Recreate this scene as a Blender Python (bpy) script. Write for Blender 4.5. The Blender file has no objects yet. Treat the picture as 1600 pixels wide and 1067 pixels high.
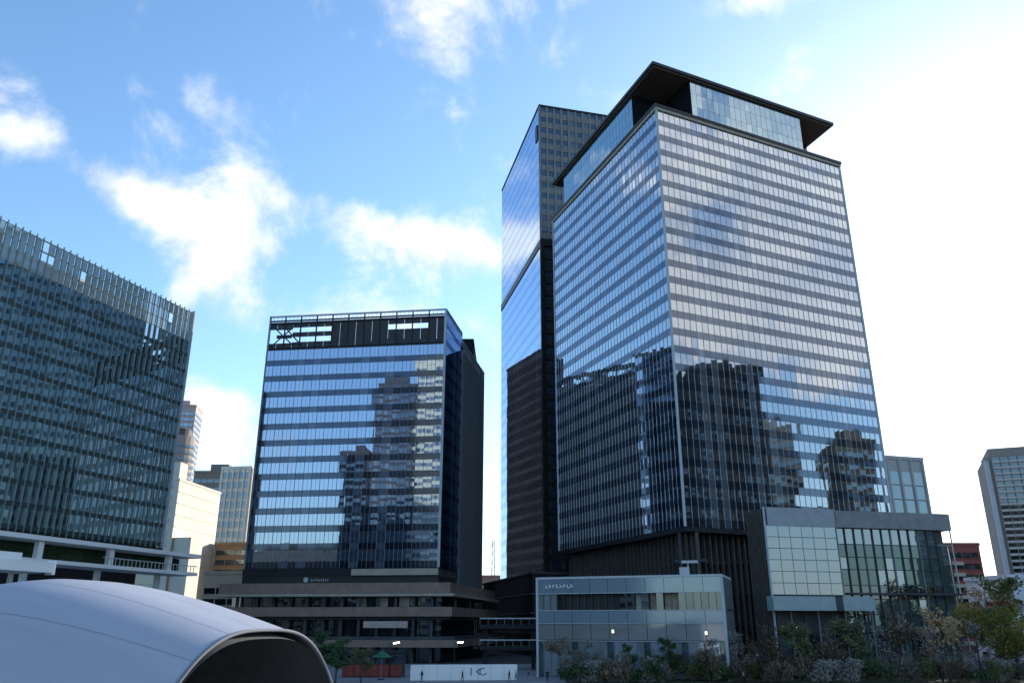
import bpy, bmesh, math, random
from mathutils import Vector, Matrix
R = math.radians
random.seed(7)
scene = bpy.context.scene
COL = scene.collection

# ------------------------------------------------------------------ camera
CAM_H, PITCH, FPX = 8.0, 19.3, 1259.0
cam_d = bpy.data.cameras.new('camera'); cam = bpy.data.objects.new('camera', cam_d); COL.objects.link(cam)
cam.location = (0, 0, CAM_H); cam.rotation_euler = (R(90 + PITCH), 0, 0)
cam_d.sensor_width = 36; cam_d.lens = 36 * FPX / 1600; cam_d.clip_start = 0.1; cam_d.clip_end = 9000
scene.camera = cam

# ------------------------------------------------------------------ world, sun, exposure
SUN_AZ, SUN_EL = 36.0, 15.0            # azimuth clockwise from +Y
w = bpy.data.worlds.new('World'); scene.world = w; w.use_nodes = True
nt = w.node_tree; nt.nodes.clear()
def N(kind, **kw):
    n = nt.nodes.new(kind)
    for k, v in kw.items(): setattr(n, k, v)
    return n
def L(a, b): nt.links.new(a, b)
def M2(op, a, b=None, clamp=False):
    n = N('ShaderNodeMath', operation=op, use_clamp=clamp)
    for i, q in enumerate((a, b)):
        if q is None: continue
        if isinstance(q, (int, float)): n.inputs[i].default_value = q
        else: L(q, n.inputs[i])
    return n.outputs[0]
def VD(v, vec):
    n = N('ShaderNodeVectorMath', operation='DOT_PRODUCT'); L(v, n.inputs[0]); n.inputs[1].default_value = vec
    return n.outputs['Value']
def SM(x, a, b):
    n = N('ShaderNodeMapRange', interpolation_type='SMOOTHSTEP'); L(x, n.inputs['Value'])
    n.inputs['From Min'].default_value = a; n.inputs['From Max'].default_value = b
    return n.outputs['Result']
def MIX(f, a, b):
    n = N('ShaderNodeMix', data_type='RGBA')
    if isinstance(f, float): n.inputs[0].default_value = f
    else: L(f, n.inputs[0])
    for s, q in ((n.inputs[6], a), (n.inputs[7], b)):
        if isinstance(q, tuple): s.default_value = (*q, 1)
        else: L(q, s)
    return n.outputs[2]
sky = N('ShaderNodeTexSky', sky_type='NISHITA', sun_disc=False)
sky.sun_elevation = R(SUN_EL); sky.sun_rotation = R(SUN_AZ)
sky.air_density = 1.0; sky.dust_density = 0.5; sky.ozone_density = 2.2
tc = N('ShaderNodeTexCoord'); dirv = tc.outputs['Generated']
sep = N('ShaderNodeSeparateXYZ'); L(dirv, sep.inputs[0])
zc = M2('MAXIMUM', sep.outputs['Z'], 0.0)
den = M2('ADD', zc, 0.16)
cmb = N('ShaderNodeCombineXYZ'); L(M2('DIVIDE', sep.outputs['X'], den), cmb.inputs[0]); L(M2('DIVIDE', sep.outputs['Y'], den), cmb.inputs[1])
cmb.inputs[2].default_value = 3.7
nz = N('ShaderNodeTexNoise'); L(cmb.outputs[0], nz.inputs['Vector'])
nz.inputs['Scale'].default_value = 1.5; nz.inputs['Detail'].default_value = 9; nz.inputs['Roughness'].default_value = 0.58; nz.inputs['Distortion'].default_value = 0.5
fine = N('ShaderNodeTexNoise'); L(dirv, fine.inputs['Vector'])
fine.inputs['Scale'].default_value = 9; fine.inputs['Detail'].default_value = 10; fine.inputs['Roughness'].default_value = 0.6; fine.inputs['Distortion'].default_value = 0.25
# individual clouds: azimuth, elevation, half width, half height (degrees), tilt, weight
CLOUDS = [(-22.7, 24.2, 4.0, 4.0, 0, .50), (-27, 26.8, 6, 1.3, -16, .24), (-15.0, 27.8, 7.5, 1.3, -8, .30), (-4.8, 25.8, 4.2, 1.8, -4, .52), (-6.6, 41.5, 3.0, 3.8, 20, .44),
          (-34.5, 29.8, 6.0, 1.6, -6, .20), (-23.8, 33.8, 4.2, 1.8, -40, .20), (-31, 27.2, 7.5, 1.2, -12, .26), (-9, 20.5, 13, 1.6, 0, .36),
          (-21, 12.5, 4, 3.2, 0, .60), (22.5, 41.0, 4.0, 1.6, 8, .46), (108, 28, 26, 16, 0, .46), (108, 21.5, 7, 5, 0, .30), (-11, 25.3, 9, 2.6, -5, .22)]
acc = M2('MULTIPLY', SM(nz.outputs['Fac'], .46, .78), 00.22)
for az, el, rw, rh, tl, wt in CLOUDS:
    a, e = R(az), R(el)
    d = Vector((math.sin(a) * math.cos(e), math.cos(a) * math.cos(e), math.sin(e)))
    r = Vector((math.cos(a), -math.sin(a), 0)); u = r.cross(d)
    t = R(tl); r2 = r * math.cos(t) + u * math.sin(t); u2 = u * math.cos(t) - r * math.sin(t)
    x = M2('DIVIDE', VD(dirv, r2), math.sin(R(rw))); 
    y = M2('DIVIDE', M2('SUBTRACT', VD(dirv, u2), 0.0), math.sin(R(rh)))
    q = M2('ADD', M2('MULTIPLY', x, x), M2('MULTIPLY', y, y))
    front = SM(VD(dirv, d), 0.2, 0.5)
    g = M2('MULTIPLY', M2('MULTIPLY', M2('POWER', 2.718, M2('MULTIPLY', q, -1.0)), wt), front)
    acc = M2('ADD', acc, g)
fz = M2('MULTIPLY', M2('SUBTRACT', fine.outputs['Fac'], 0.5), 1.5)
cover = M2('ADD', acc, fz)
cmask = M2('MULTIPLY', SM(cover, 0.12, 0.64), 0.96)
sund = Vector((math.sin(R(SUN_AZ)) * math.cos(R(SUN_EL)), math.cos(R(SUN_AZ)) * math.cos(R(SUN_EL)), math.sin(R(SUN_EL))))
sd = M2('MAXIMUM', VD(dirv, sund), 0.0)
glare = M2('ADD', M2('MULTIPLY', M2('POWER', sd, 20.0), 0.9), M2('MULTIPLY', M2('POWER', sd, 5.0), 0.06), clamp=True)
hz = M2('MULTIPLY', M2('POWER', M2('SUBTRACT', 1.0, zc), 7.0), 0.78)
c1 = N('ShaderNodeVectorMath', operation='SCALE'); L(sky.outputs[0], c1.inputs[0]); c1.inputs['Scale'].default_value = 0.15
tint = N('ShaderNodeMix', data_type='RGBA', blend_type='MULTIPLY'); tint.inputs[0].default_value = 1.0
L(c1.outputs[0], tint.inputs[6]); tint.inputs[7].default_value = (0.87, 1.03, 1.13, 1)
c2 = MIX(hz, tint.outputs[2], (0.44, 0.53, 0.58))
ccol = MIX(SM(fine.outputs['Fac'], .35, .68), (0.44, 0.47, 0.53), (0.66, 0.66, 0.655))
c3 = MIX(cmask, c2, ccol)
c4 = MIX(glare, c3, (0.70, 0.71, 0.70))
bg = N('ShaderNodeBackground'); L(c4, bg.inputs['Color']); bg.inputs['Strength'].default_value = 1.0
out = N('ShaderNodeOutputWorld'); L(bg.outputs[0], out.inputs[0])

sl = bpy.data.lights.new('sun', 'SUN'); sl.energy = 4.2; sl.angle = R(0.6); sl.color = (1.0, 0.91, 0.78)
so = bpy.data.objects.new('sun', sl); COL.objects.link(so)
so.rotation_euler = (-sund).to_track_quat('-Z', 'Y').to_euler(); so.location = (150, 200, 160)
vs = scene.view_settings
vs.view_transform = 'Standard'; vs.look = 'None'; vs.exposure = 1.0; vs.gamma = 1.0; vs.use_curve_mapping = False

# ------------------------------------------------------------------ materials
MATS = {}
def mat(name, col, rough=0.7, var=0.12, scale=0.6, metal=0.0, spec=0.4, bump=0.0, col2=None, emit=0.0, stretch=None):
    if name in MATS: return MATS[name]
    m = bpy.data.materials.new(name); m.use_nodes = True; t = m.node_tree
    b = t.nodes['Principled BSDF']; b.inputs['Roughness'].default_value = rough; b.inputs['Metallic'].default_value = metal
    b.inputs['Specular IOR Level'].default_value = spec
    tx = t.nodes.new('ShaderNodeTexCoord'); n = t.nodes.new('ShaderNodeTexNoise')
    mp = t.nodes.new('ShaderNodeMapping'); t.links.new(tx.outputs['Object'], mp.inputs[0])
    if stretch: mp.inputs['Scale'].default_value = stretch
    n.inputs['Scale'].default_value = scale; n.inputs['Detail'].default_value = 6; n.inputs['Roughness'].default_value = .65
    t.links.new(mp.outputs[0], n.inputs['Vector'])
    mr = t.nodes.new('ShaderNodeMapRange'); mr.inputs['From Min'].default_value = .3; mr.inputs['From Max'].default_value = .7
    t.links.new(n.outputs['Fac'], mr.inputs['Value'])
    mx = t.nodes.new('ShaderNodeMix'); mx.data_type = 'RGBA'; t.links.new(mr.outputs[0], mx.inputs[0])
    lo = col2 if col2 else tuple(c * (1 - var) for c in col); hi = tuple(min(1, c * (1 + var)) for c in col)
    mx.inputs[6].default_value = (*lo, 1); mx.inputs[7].default_value = (*hi, 1)
    t.links.new(mx.outputs[2], b.inputs['Base Color'])
    if bump:
        bp = t.nodes.new('ShaderNodeBump'); bp.inputs['Strength'].default_value = bump; t.links.new(n.outputs['Fac'], bp.inputs['Height'])
        t.links.new(bp.outputs[0], b.inputs['Normal'])
    if emit:
        b.inputs['Emission Color'].default_value = (*col, 1); b.inputs['Emission Strength'].default_value = emit
    MATS[name] = m; return m
def glass(name, refl, base, fac, rough=0.015, wob=0.003, wscale=0.3, var=0.5, lo=None):
    """coated facade glass: mirror coat over a dark interior, pane-to-pane differences by island"""
    if name in MATS: return MATS[name]
    m = bpy.data.materials.new(name); m.use_nodes = True; t = m.node_tree; t.nodes.clear()
    o = t.nodes.new('ShaderNodeOutputMaterial'); mx = t.nodes.new('ShaderNodeMixShader')
    gl = t.nodes.new('ShaderNodeBsdfGlossy'); gl.inputs['Color'].default_value = (*refl, 1); gl.inputs['Roughness'].default_value = rough
    df = t.nodes.new('ShaderNodeBsdfDiffuse')
    geo = t.nodes.new('ShaderNodeNewGeometry')
    mr = t.nodes.new('ShaderNodeMapRange'); mr.inputs['To Min'].default_value = 1 - var; mr.inputs['To Max'].default_value = 1 + var
    t.links.new(geo.outputs['Random Per Island'], mr.inputs['Value'])
    sc = t.nodes.new('ShaderNodeVectorMath'); sc.operation = 'SCALE'; sc.inputs[0].default_value = base; t.links.new(mr.outputs[0], sc.inputs['Scale'])
    bl = t.nodes.new('ShaderNodeMath'); bl.operation = 'GREATER_THAN'; bl.inputs[1].default_value = .90
    t.links.new(geo.outputs['Random Per Island'], bl.inputs[0])
    bx = t.nodes.new('ShaderNodeMix'); bx.data_type = 'RGBA'; t.links.new(bl.outputs[0], bx.inputs[0]); t.links.new(sc.outputs[0], bx.inputs[6])
    bx.inputs[7].default_value = (*(min(.4, c * 2.5 + .05) for c in base), 1); t.links.new(bx.outputs[2], df.inputs['Color'])
    lw = t.nodes.new('ShaderNodeLayerWeight'); lw.inputs['Blend'].default_value = 0.5
    fa = t.nodes.new('ShaderNodeMapRange'); t.links.new(lw.outputs['Facing'], fa.inputs['Value'])
    fa.inputs['From Min'].default_value = 0.05; fa.inputs['From Max'].default_value = 0.75
    fa.inputs['To Min'].default_value = fac if lo is None else lo; fa.inputs['To Max'].default_value = min(.95, fac + .25)
    t.links.new(fa.outputs[0], mx.inputs[0]); t.links.new(df.outputs[0], mx.inputs[1]); t.links.new(gl.outputs[0], mx.inputs[2])
    if wob:
        tx = t.nodes.new('ShaderNodeTexCoord'); n = t.nodes.new('ShaderNodeTexNoise'); n.inputs['Scale'].default_value = wscale; n.inputs['Detail'].default_value = 2
        t.links.new(tx.outputs['Object'], n.inputs['Vector']); bp = t.nodes.new('ShaderNodeBump'); bp.inputs['Strength'].default_value = wob; bp.inputs['Distance'].default_value = 1.0
        t.links.new(n.outputs['Fac'], bp.inputs['Height']); t.links.new(bp.outputs[0], gl.inputs['Normal'])
    t.links.new(mx.outputs[0], o.inputs[0]); MATS[name] = m; return m

G_TOWER = glass('tower_glass', (.86, .92, 1.0), (.028, .034, .042), .82, lo=.22)
G_TOWER_SP = glass('tower_spandrel_glass', (.56, .66, .84), (.012, .016, .022), .20, rough=.05, lo=.08)
G_MID = glass('block_glass', (.60, .69, .86), (.03, .045, .075), .42)
G_MID_SP = glass('block_spandrel_glass', (.42, .52, .70), (.008, .012, .024), .11, rough=.06)
G_LEFT = glass('fin_building_glass', (.62, .76, .82), (.022, .04, .042), .44)
G_ANNEX = glass('annex_glass', (.66, .74, .84), (.075, .088, .098), .28, var=.7)
G_ANNEX_D = glass('annex_dark_glass', (.5, .66, .68), (.045, .068, .068), .12)
G_PENT = glass('penthouse_glass', (.62, .78, .86), (.05, .09, .11), .46)
G_PAV = glass('pavilion_glass', (.7, .8, .85), (.16, .19, .20), .22, rough=.04)
G_DARK = glass('dark_glass', (.5, .58, .66), (.012, .016, .02), .18)
G_REFL = glass('background_glass', (.55, .68, .78), (.02, .03, .045), .30)
DARK = mat('dark_metal', (.022, .024, .028), .7, .3, spec=.2)
BLACK = mat('black_metal', (.008, .009, .011), .4, .3)
CHAR = mat('charcoal_panel', (.065, .068, .075), .7, .25, .25, spec=.25)
GREY = mat('grey_metal', (.20, .21, .22), .45, .15)
LGREY = mat('light_grey_metal', (.42, .44, .46), .4, .1)
WHITE = mat('white_panel', (.74, .74, .73), .5, .06)
FIN = mat('fin_aluminium', (.26, .32, .31), .35, .2, metal=.3)
BEIGE = mat('beige_stone', (.36, .31, .25), .8, .15)
SOFFIT = mat('brown_timber_soffit', (.12, .083, .058), .7, .35, 1.2, stretch=(1, 6, 1))
BROWN = mat('brown_stone_fascia', (.24, .165, .135), .7, .2, .5)
LOUVRE = mat('bronze_louvre', (.085, .075, .065), .5, .3)
CONC = mat('grey_concrete_grid', (.21, .205, .20), .8, .2, .3)
CREAM = mat('cream_render', (.72, .68, .58), .85, .08, .2)
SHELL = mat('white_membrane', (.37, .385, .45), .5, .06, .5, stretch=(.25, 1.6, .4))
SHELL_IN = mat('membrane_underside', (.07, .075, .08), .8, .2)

# ------------------------------------------------------------------ mesh helpers
class MB:
    def __init__(s): s.v = []; s.f = []; s.m = []
    def face(s, pts, mi=0):
        i = len(s.v); s.v += [tuple(p) for p in pts]; s.f.append(tuple(range(i, i + len(pts)))); s.m.append(mi)
    def hexa(s, b, t, mi=0):
        i = len(s.v); s.v += [tuple(p) for p in b] + [tuple(p) for p in t]
        for q in ((3, 2, 1, 0), (4, 5, 6, 7), (0, 1, 5, 4), (1, 2, 6, 5), (2, 3, 7, 6), (3, 0, 4, 7)):
            s.f.append(tuple(i + k for k in q)); s.m.append(mi)
    def box(s, F, s0, s1, n0, n1, z0, z1, mi=0):
        c = lambda z: [F(s0, n1, z), F(s1, n1, z), F(s1, n0, z), F(s0, n0, z)]
        s.hexa(c(z0), c(z1), mi)
    def bar(s, a, b, r, mi=0, n=4, r2=None):
        a, b = Vector(a), Vector(b); d = (b - a).normalized(); r2 = r if r2 is None else r2
        x = d.orthogonal().normalized(); y = d.cross(x); i = len(s.v)
        for p, rr in ((a, r), (b, r2)):
            for k in range(n):
                q = 2 * math.pi * (k + .5) / n; s.v.append(tuple(p + (x * math.cos(q) + y * math.sin(q)) * rr))
        for k in range(n):
            j = (k + 1) % n; s.f.append((i + k, i + j, i + n + j, i + n + k)); s.m.append(mi)
        s.f.append(tuple(i + k for k in reversed(range(n)))); s.m.append(mi)
        s.f.append(tuple(i + n + k for k in range(n))); s.m.append(mi)
    def prism(s, poly, z0, z1, mi=0):
        n = len(poly); i = len(s.v)
        s.v += [(x, y, z0) for x, y in poly] + [(x, y, z1) for x, y in poly]
        for k in range(n):
            j = (k + 1) % n; s.f.append((i + k, i + j, i + n + j, i + n + k)); s.m.append(mi)
        s.f.append(tuple(i + k for k in reversed(range(n)))); s.m.append(mi); s.f.append(tuple(i + n + k for k in range(n))); s.m.append(mi)
    def mesh(s, name, mats, smooth=False):
        me = bpy.data.meshes.new(name); me.from_pydata(s.v, [], s.f)
        for m in (mats if isinstance(mats, (list, tuple)) else [mats]): me.materials.append(m)
        if any(s.m): me.polygons.foreach_set('material_index', s.m)
        if smooth: me.polygons.foreach_set('use_smooth', [True] * len(s.f))
        me.update(); return me
    def build(s, name, mats, parent=None, loc=None, smooth=False, kind=None):
        return link(name, s.mesh(name, mats, smooth), parent, loc, kind)
def link(name, me, parent=None, loc=None, kind=None):
    o = bpy.data.objects.new(name, me); COL.objects.link(o)
    if parent is not None: o.parent = parent
    if loc is not None: o.location = loc
    if kind: o['kind'] = kind
    return o
def tag(o, label, cat, group=None):
    o['label'] = label; o['category'] = cat
    if group: o['group'] = group
    return o
def thing(name, label, cat, x, y, z=0.0, group=None):
    o = bpy.data.objects.new(name, None); COL.objects.link(o); o.location = (x, y, z); o.empty_display_size = 2
    o['O'] = 0; del o['O']
    return tag(o, label, cat, group)
def struct(o): o['kind'] = 'structure'; return o
def azv(th): return Vector((math.sin(R(th)), math.cos(R(th))))
class Face:
    """a wall line from p0 (left, seen from outside) to p1; s runs along it, n outward; coordinates are relative to the owner's origin"""
    def __init__(s, owner, p0, p1):
        o = owner.location; s.p = Vector((p0[0] - o.x, p0[1] - o.y)); q = Vector((p1[0] - o.x, p1[1] - o.y))
        s.len = (q - s.p).length; s.d = (q - s.p) / s.len; s.n = Vector((s.d.y, -s.d.x))
    def __call__(s, a, n, z):
        q = s.p + s.d * a + s.n * n; return (q.x, q.y, z)
def rel(owner, poly): o = owner.location; return [(x - o.x, y - o.y) for x, y in poly]
def inset(poly, d):
    """shrink a counter-clockwise convex polygon by d (negative d grows it)"""
    n = len(poly); out = []
    for i in range(n):
        a, b, c = Vector(poly[i - 1]), Vector(poly[i]), Vector(poly[(i + 1) % n])
        d1, d2 = (b - a).normalized(), (c - b).normalized(); n1, n2 = Vector((-d1.y, d1.x)), Vector((-d2.y, d2.x))
        k = (n1 + n2) / (1 + n1.dot(n2)); q = b + k * d; out.append((q.x, q.y))
    return out
def pane_quad(mb, F, s0, s1, z0, z1, n, jit, rnd, mi=0):
    a, b = rnd.uniform(-jit, jit), rnd.uniform(-jit, jit)
    mb.face([F(s0, n - a - b, z0), F(s1, n + a - b, z0), F(s1, n + a + b, z1), F(s0, n - a + b, z1)], mi)
def bands(parent, F, z0, nf, fh, glass_h, bay, gm, sm, mull, jit=.004, s0=0, s1=None, names=('window_band', 'spandrel_band'), mw=.07, sill=None, seed=1, md=.12, sp_out=.03):
    """storey-high window bands and spandrels (one object per storey and kind) with a mullion grid in front"""
    rnd = random.Random(seed); s1 = F.len if s1 is None else s1; nb = max(1, round((s1 - s0) / bay)); bw = (s1 - s0) / nb
    sill = fh - glass_h if sill is None else sill
    for i in range(nf):
        zb = z0 + i * fh; g = MB(); sp = MB()
        for k in range(nb):
            a, b = s0 + k * bw + .008, s0 + (k + 1) * bw - .008
            pane_quad(g, F, a, b, zb + sill, zb + sill + glass_h, 0, jit, rnd)
            pane_quad(sp, F, a, b, zb, zb + sill - .04, sp_out, jit * .6, rnd)
            if sill + glass_h < fh - .05: pane_quad(sp, F, a, b, zb + sill + glass_h + .04, zb + fh, sp_out, jit * .6, rnd)
        g.build(names[0], gm, parent); sp.build(names[1], sm, parent)
    if mull:
        mb = MB()
        for k in range(nb + 1): mb.box(F, s0 + k * bw - mw / 2, s0 + k * bw + mw / 2, -.05, md, z0, z0 + nf * fh)
        mb.build('mullion_grid', mull, parent, kind='stuff')

# ------------------------------------------------------------------ ground
def sheet(name, pts, z, m):
    mb = MB(); mb.face([(x, y, z) for x, y in pts]); return struct(mb.build(name, m))
ASPH = mat('asphalt', (.05, .05, .052), .9, .2, .8, bump=.1)
PAVE = mat('plaza_paving', (.22, .22, .225), .8, .12, .5)
LAWN = mat('winter_lawn', (.075, .075, .035), .95, .3, 1.5, col2=(.045, .05, .02))
sheet('ground', [(-4000, -3000), (4000, -3000), (4000, 6000), (-4000, 6000)], 0, ASPH)
sheet('plaza_pavement', [(-120, 20), (8, 20), (8, 184), (-120, 184)], .004, PAVE)
sheet('park_lawn', [(8.2, 20), (150, 20), (150, 138), (8.2, 138)], .008, LAWN)

# ------------------------------------------------------------------ main office tower
A, B, C = (34.14, 162.0), (87.2, 187.4), (12.5, 218.8)
Dp = (70.5, 237.5)
t = thing('office_tower', 'tall striped glass tower with a wide dark overhanging roof', 'tower', 60, 190)
foot = [A, B, Dp, C]
core = MB(); core.prism(rel(t, inset(foot, .3)), 26.2, 122.6); core.build('core', CHAR, t)
FR, FL = Face(t, A, B), Face(t, C, A)
FB1, FB2 = Face(t, B, Dp), Face(t, Dp, C)
ZB, FH, NF = 26.2, 4.02, 24
bands(t, FR, ZB, NF, FH, 2.35, 1.6, G_TOWER, G_TOWER_SP, LGREY, jit=.007, s0=.3, s1=FR.len - .3, seed=2, mw=.05, md=.09)
bands(t, FL, ZB, NF, FH, 2.35, 1.6, G_TOWER, G_TOWER_SP, LGREY, jit=.007, s0=.3, s1=FL.len - .3, seed=3, mw=.05, md=.09)
bands(t, FB1, ZB, NF, FH, 2.35, 3.2, G_TOWER, G_TOWER_SP, None, s0=.3, s1=FB1.len - .3, seed=4)
for q in foot:
    mb = MB(); o = t.location; mb.prism([(q[0] - o.x + dx, q[1] - o.y + dy) for dx, dy in ((-.24, -.24), (.24, -.24), (.24, .24), (-.24, .24))], ZB, 122.7)
    mb.build('corner_trim', LGREY, t)
mb = MB(); mb.prism(rel(t, inset(foot, -.35)), 122.72, 123.5); mb.build('cornice', BEIGE, t)
mb = MB(); mb.prism(rel(t, inset(foot, -.55)), 123.5, 124.25); mb.build('cornice_cap', BLACK, t)
# penthouse: recessed core, glass bays on the four sides, roof slab with timber soffit
mb = MB(); mb.prism(rel(t, inset(foot, 11)), 124.25, 135.4); mb.build('penthouse_core', mat('dark_bronze_wall', (.045, .035, .03), .6, .3), t)
for F, a, b in ((FR, 11.5, 47.5), (FL, 6.5, 48.5), (FB1, 10, 50), (FB2, 10, 48)):
    g = MB(); g.box(F, a, b, -11.5, -.9, 124.25, 135.4); bay = g.build('penthouse_bay', DARK, t)
    nb = round((b - a) / 1.75); bw = (b - a) / nb; rnd = random.Random(5)
    for k in range(nb):
        for (z0, z1) in ((124.3, 128.0), (128.06, 131.7), (131.76, 135.3)):
            q = MB(); pane_quad(q, F, a + k * bw + .04, a + (k + 1) * bw - .04, z0, z1, -.82, .006, rnd); q.build('pane', G_PENT, bay)
    for s_, sg in ((a, -1), (b, 1)):
        q = MB(); q.face([F(s_ + sg * .06, -.9, 124.3), F(s_ + sg * .06, -.9, 135.3), F(s_ + sg * .06, -11, 135.3), F(s_ + sg * .06, -11, 124.3)]); q.build('side_glazing', G_DARK, bay)
mb = MB(); mb.prism(rel(t, inset(foot, .25)), 135.4, 135.75); mb.build('roof_soffit', SOFFIT, t)
mb = MB(); mb.prism(rel(t, inset(foot, -.2)), 135.76, 136.6); mb.build('roof_slab', BLACK, t)
# base: soffit, recessed dark lobby, columns and bronze louvre screens
mb = MB(); mb.prism(rel(t, inset(foot, .02)), 25.2, 26.18); mb.build('transfer_beam', DARK, t)
mb = MB(); mb.prism(rel(t, inset(foot, 5)), 0, 25.2); mb.build('lobby_wall', mat('lobby_wall', (.045, .045, .046), .5, .4, .3), t)
for F, cnt in ((FL, 34), (FR, 40)):
    for k in range(cnt):
        s_ = .6 + (F.len - 1.2) * k / (cnt - 1); mb = MB(); mb.box(F, s_ - .16, s_ + .16, -3.2, -2.5, 0, 25.2); mb.build('louvre', LOUVRE if k % 4 else CHAR, t)
for F in (FL, FR):
    for z in (7.5, 13.5, 19.5):
        mb = MB(); mb.box(F, .5, F.len - .5, -4.9, -3.3, z, z + .6); mb.build('floor_edge', CHAR, t)
    rnd = random.Random(9)
    for k in range(9):
        s_ = 3 + rnd.random() * (F.len - 8); z = rnd.choice((1, 8.3, 14.3)); mb = MB(); mb.box(F, s_, s_ + 3, -4.95, -4.7, z, z + 4.2); mb.build('lobby_window', G_ANNEX_D, t)
# ------------------------------------------------------------------ tall tower behind
T0 = (9.3, 235.0); T1 = (-4.1, 292.6)
e = azv(75.5) * 52; T2 = (T0[0] + e.x, T0[1] + e.y); T3 = (T1[0] + e.x, T1[1] + e.y)
t = thing('high_rise_tower', 'tallest slim tower with smooth mirror side and dark diagonal belt', 'tower', 30, 265)
foot = [T0, T2, T3, T1]; HT = 176.3
core = MB(); core.prism(rel(t, inset(foot, .35)), 0, HT - .5); core.build('core', CHAR, t)
FL2, FR2 = Face(t, T1, T0), Face(t, T0, T2)
G_HIGH = glass('high_rise_glass', (.66, .78, .97), (.04, .065, .11), .62, wob=.002)
G_HIGH_SP = glass('high_rise_spandrel', (.62, .74, .93), (.03, .05, .09), .52, wob=.002)
bands(t, FL2, 125.6, 12, 4.2, 2.6, 1.8, G_HIGH, G_HIGH_SP, None, jit=.002, seed=11, sp_out=.0)
bands(t, FL2, 4.0, 28, 4.24, 2.6, 1.8, G_HIGH, G_HIGH_SP, None, jit=.002, seed=12, sp_out=.0)
mb = MB(); mb.box(FL2, 0, FL2.len + .2, -.2, .25, 122.9, 125.4); mb.build('belt', BLACK, t)
mb = MB(); mb.box(FL2, FL2.len - 4.6, FL2.len - 2.4, .05, .35, 164, 170); mb.build('roof_emblem', mat('emblem_blue', (.03, .06, .16), .4), t)
bands(t, FR2, 125.6, 12, 4.2, 1.9, 2.6, G_DARK, CONC, None, jit=.003, seed=13, sp_out=.10)
mb = MB()
for k in range(21): mb.box(FR2, k * FR2.len / 20 - .3, k * FR2.len / 20 + .3, -.1, .45, 125.6, HT - .6)
mb.build('concrete_pier_grid', CONC, t, kind='stuff')
mb = MB(); mb.box(FR2, -.1, FR2.len, -.2, .6, 122.9, 125.4); mb.build('belt', BLACK, t)
for i in range(28):
    z = 4 + i * 4.24; mb = MB(); mb.box(FR2, 1.2, FR2.len - .5, -.1, .3, z, z + 1.7); mb.build('balcony_band', DARK, t)
    mb = MB()
    for k in range(12): mb.box(FR2, 2 + k * 4, 4.6 + k * 4, .02, .12, z + 1.72, z + 3.9)
    mb.build('window_band', G_MID, t)
mb = MB(); mb.box(FR2, -.35, 1.1, -.1, .62, 0, 122.9); mb.build('corner_pier', BLACK, t)
mb = MB(); mb.prism(rel(t, inset(foot, -.15)), HT - .5, HT + .4); mb.build('roof_cap', DARK, t)
mb = MB(); mb.prism(rel(t, inset(foot, -5)), 0, 21.0); mb.build('podium', DARK, t)
for z in (5.5, 10.5, 15.5, 20.9):
    mb = MB(); mb.prism(rel(t, inset(foot, -5.6)), z, z + .5); mb.build('podium_ledge', CHAR, t)

# ------------------------------------------------------------------ banded office block with terraced podium
Mr, Ml = (-16.82, 193.0), (-64.1, 198.8)
e = azv(9.3) * 48.6; Mb = (Mr[0] + e.x, Mr[1] + e.y); Mc = (Ml[0] + e.x, Ml[1] + e.y)
t = thing('office_block', 'banded blue glass office block on brown terraced podium', 'office building', -38, 215)
foot = [Ml, Mr, Mb, Mc]; FF, FS = Face(t, Ml, Mr), Face(t, Mr, Mb)
core = MB(); core.prism(rel(t, inset(foot, .4)), 16.9, 75.6); core.build('core', CHAR, t)
rnd = random.Random(21); nb = 22; bw = (FF.len - .6) / nb; FHM = 4.2; Z0 = 20.4
for i in range(13):
    zb = Z0 + i * FHM
    sp = MB()
    for k in range(nb):
        sp_a = .3 + k * bw; pane_quad(sp, FF, sp_a + .02, sp_a + bw - .02, zb, zb + 1.45, .03, .002, rnd)
    sp.build('spandrel_band', G_MID_SP, t)
    bd = MB(); bd.box(FF, .3, FF.len - .3, -.3, -.12, zb + 1.5, zb + 4.18); band = bd.build('window_band', DARK, t)
    for k in range(nb):
        q = MB(); a = .3 + k * bw; pane_quad(q, FF, a + .03, a + bw - .03, zb + 1.5, zb + 4.16, 0, .005, rnd); q.build('pane', G_MID, band)
mb = MB()
for k in range(nb + 1): mb.box(FF, .3 + k * bw - .035, .3 + k * bw + .035, -.05, .12, Z0, 75)
for k in range(nb): mb.box(FF, .3 + (k + .5) * bw - .02, .3 + (k + .5) * bw + .02, .0, .05, Z0, 75)
mb.build('mullion_grid', GREY, t, kind='stuff')
# side: glass return then dark panelled wall
bands(t, FS, Z0, 15, 4.2, 2.7, 2.2, G_MID, G_MID_SP, None, s0=.3, s1=18.5, seed=22)
SIDEW = mat('graphite_side_panel', (.15, .155, .17), .4, .25, .2, spec=.5)
rows, cols = 14, 8
for i in range(rows):
    for k in range(cols):
        a = 18.8 + k * (FS.len - 19) / cols; b = a + (FS.len - 19) / cols - .08
        z = 16.9 + i * 4.35; q = MB(); q.box(FS, a, b, -.1, .12, z, z + 4.27); q.build('side_panel', SIDEW, t)
for k in range(14):
    s_ = 19.5 + k * (FS.len - 20.5) / 13; q = MB(); q.box(FS, s_ - .12, s_ + .12, .12, .55, 17, 82); q.build('side_fin', mat('side_fin_metal', (.10, .105, .115), .5), t)
for k in range(cols):
    a = 18.8 + k * (FS.len - 19) / cols; b = a + (FS.len - 19) / cols - .08
    for z0, z1 in (((77.85, 79.4), (80.8, 82.4)) if k not in (3, 6) else ((77.85, 82.4),)):
        q = MB(); q.box(FS, a, b, -.1, .12, z0, z1); q.build('side_screen', SIDEW, t)
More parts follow.
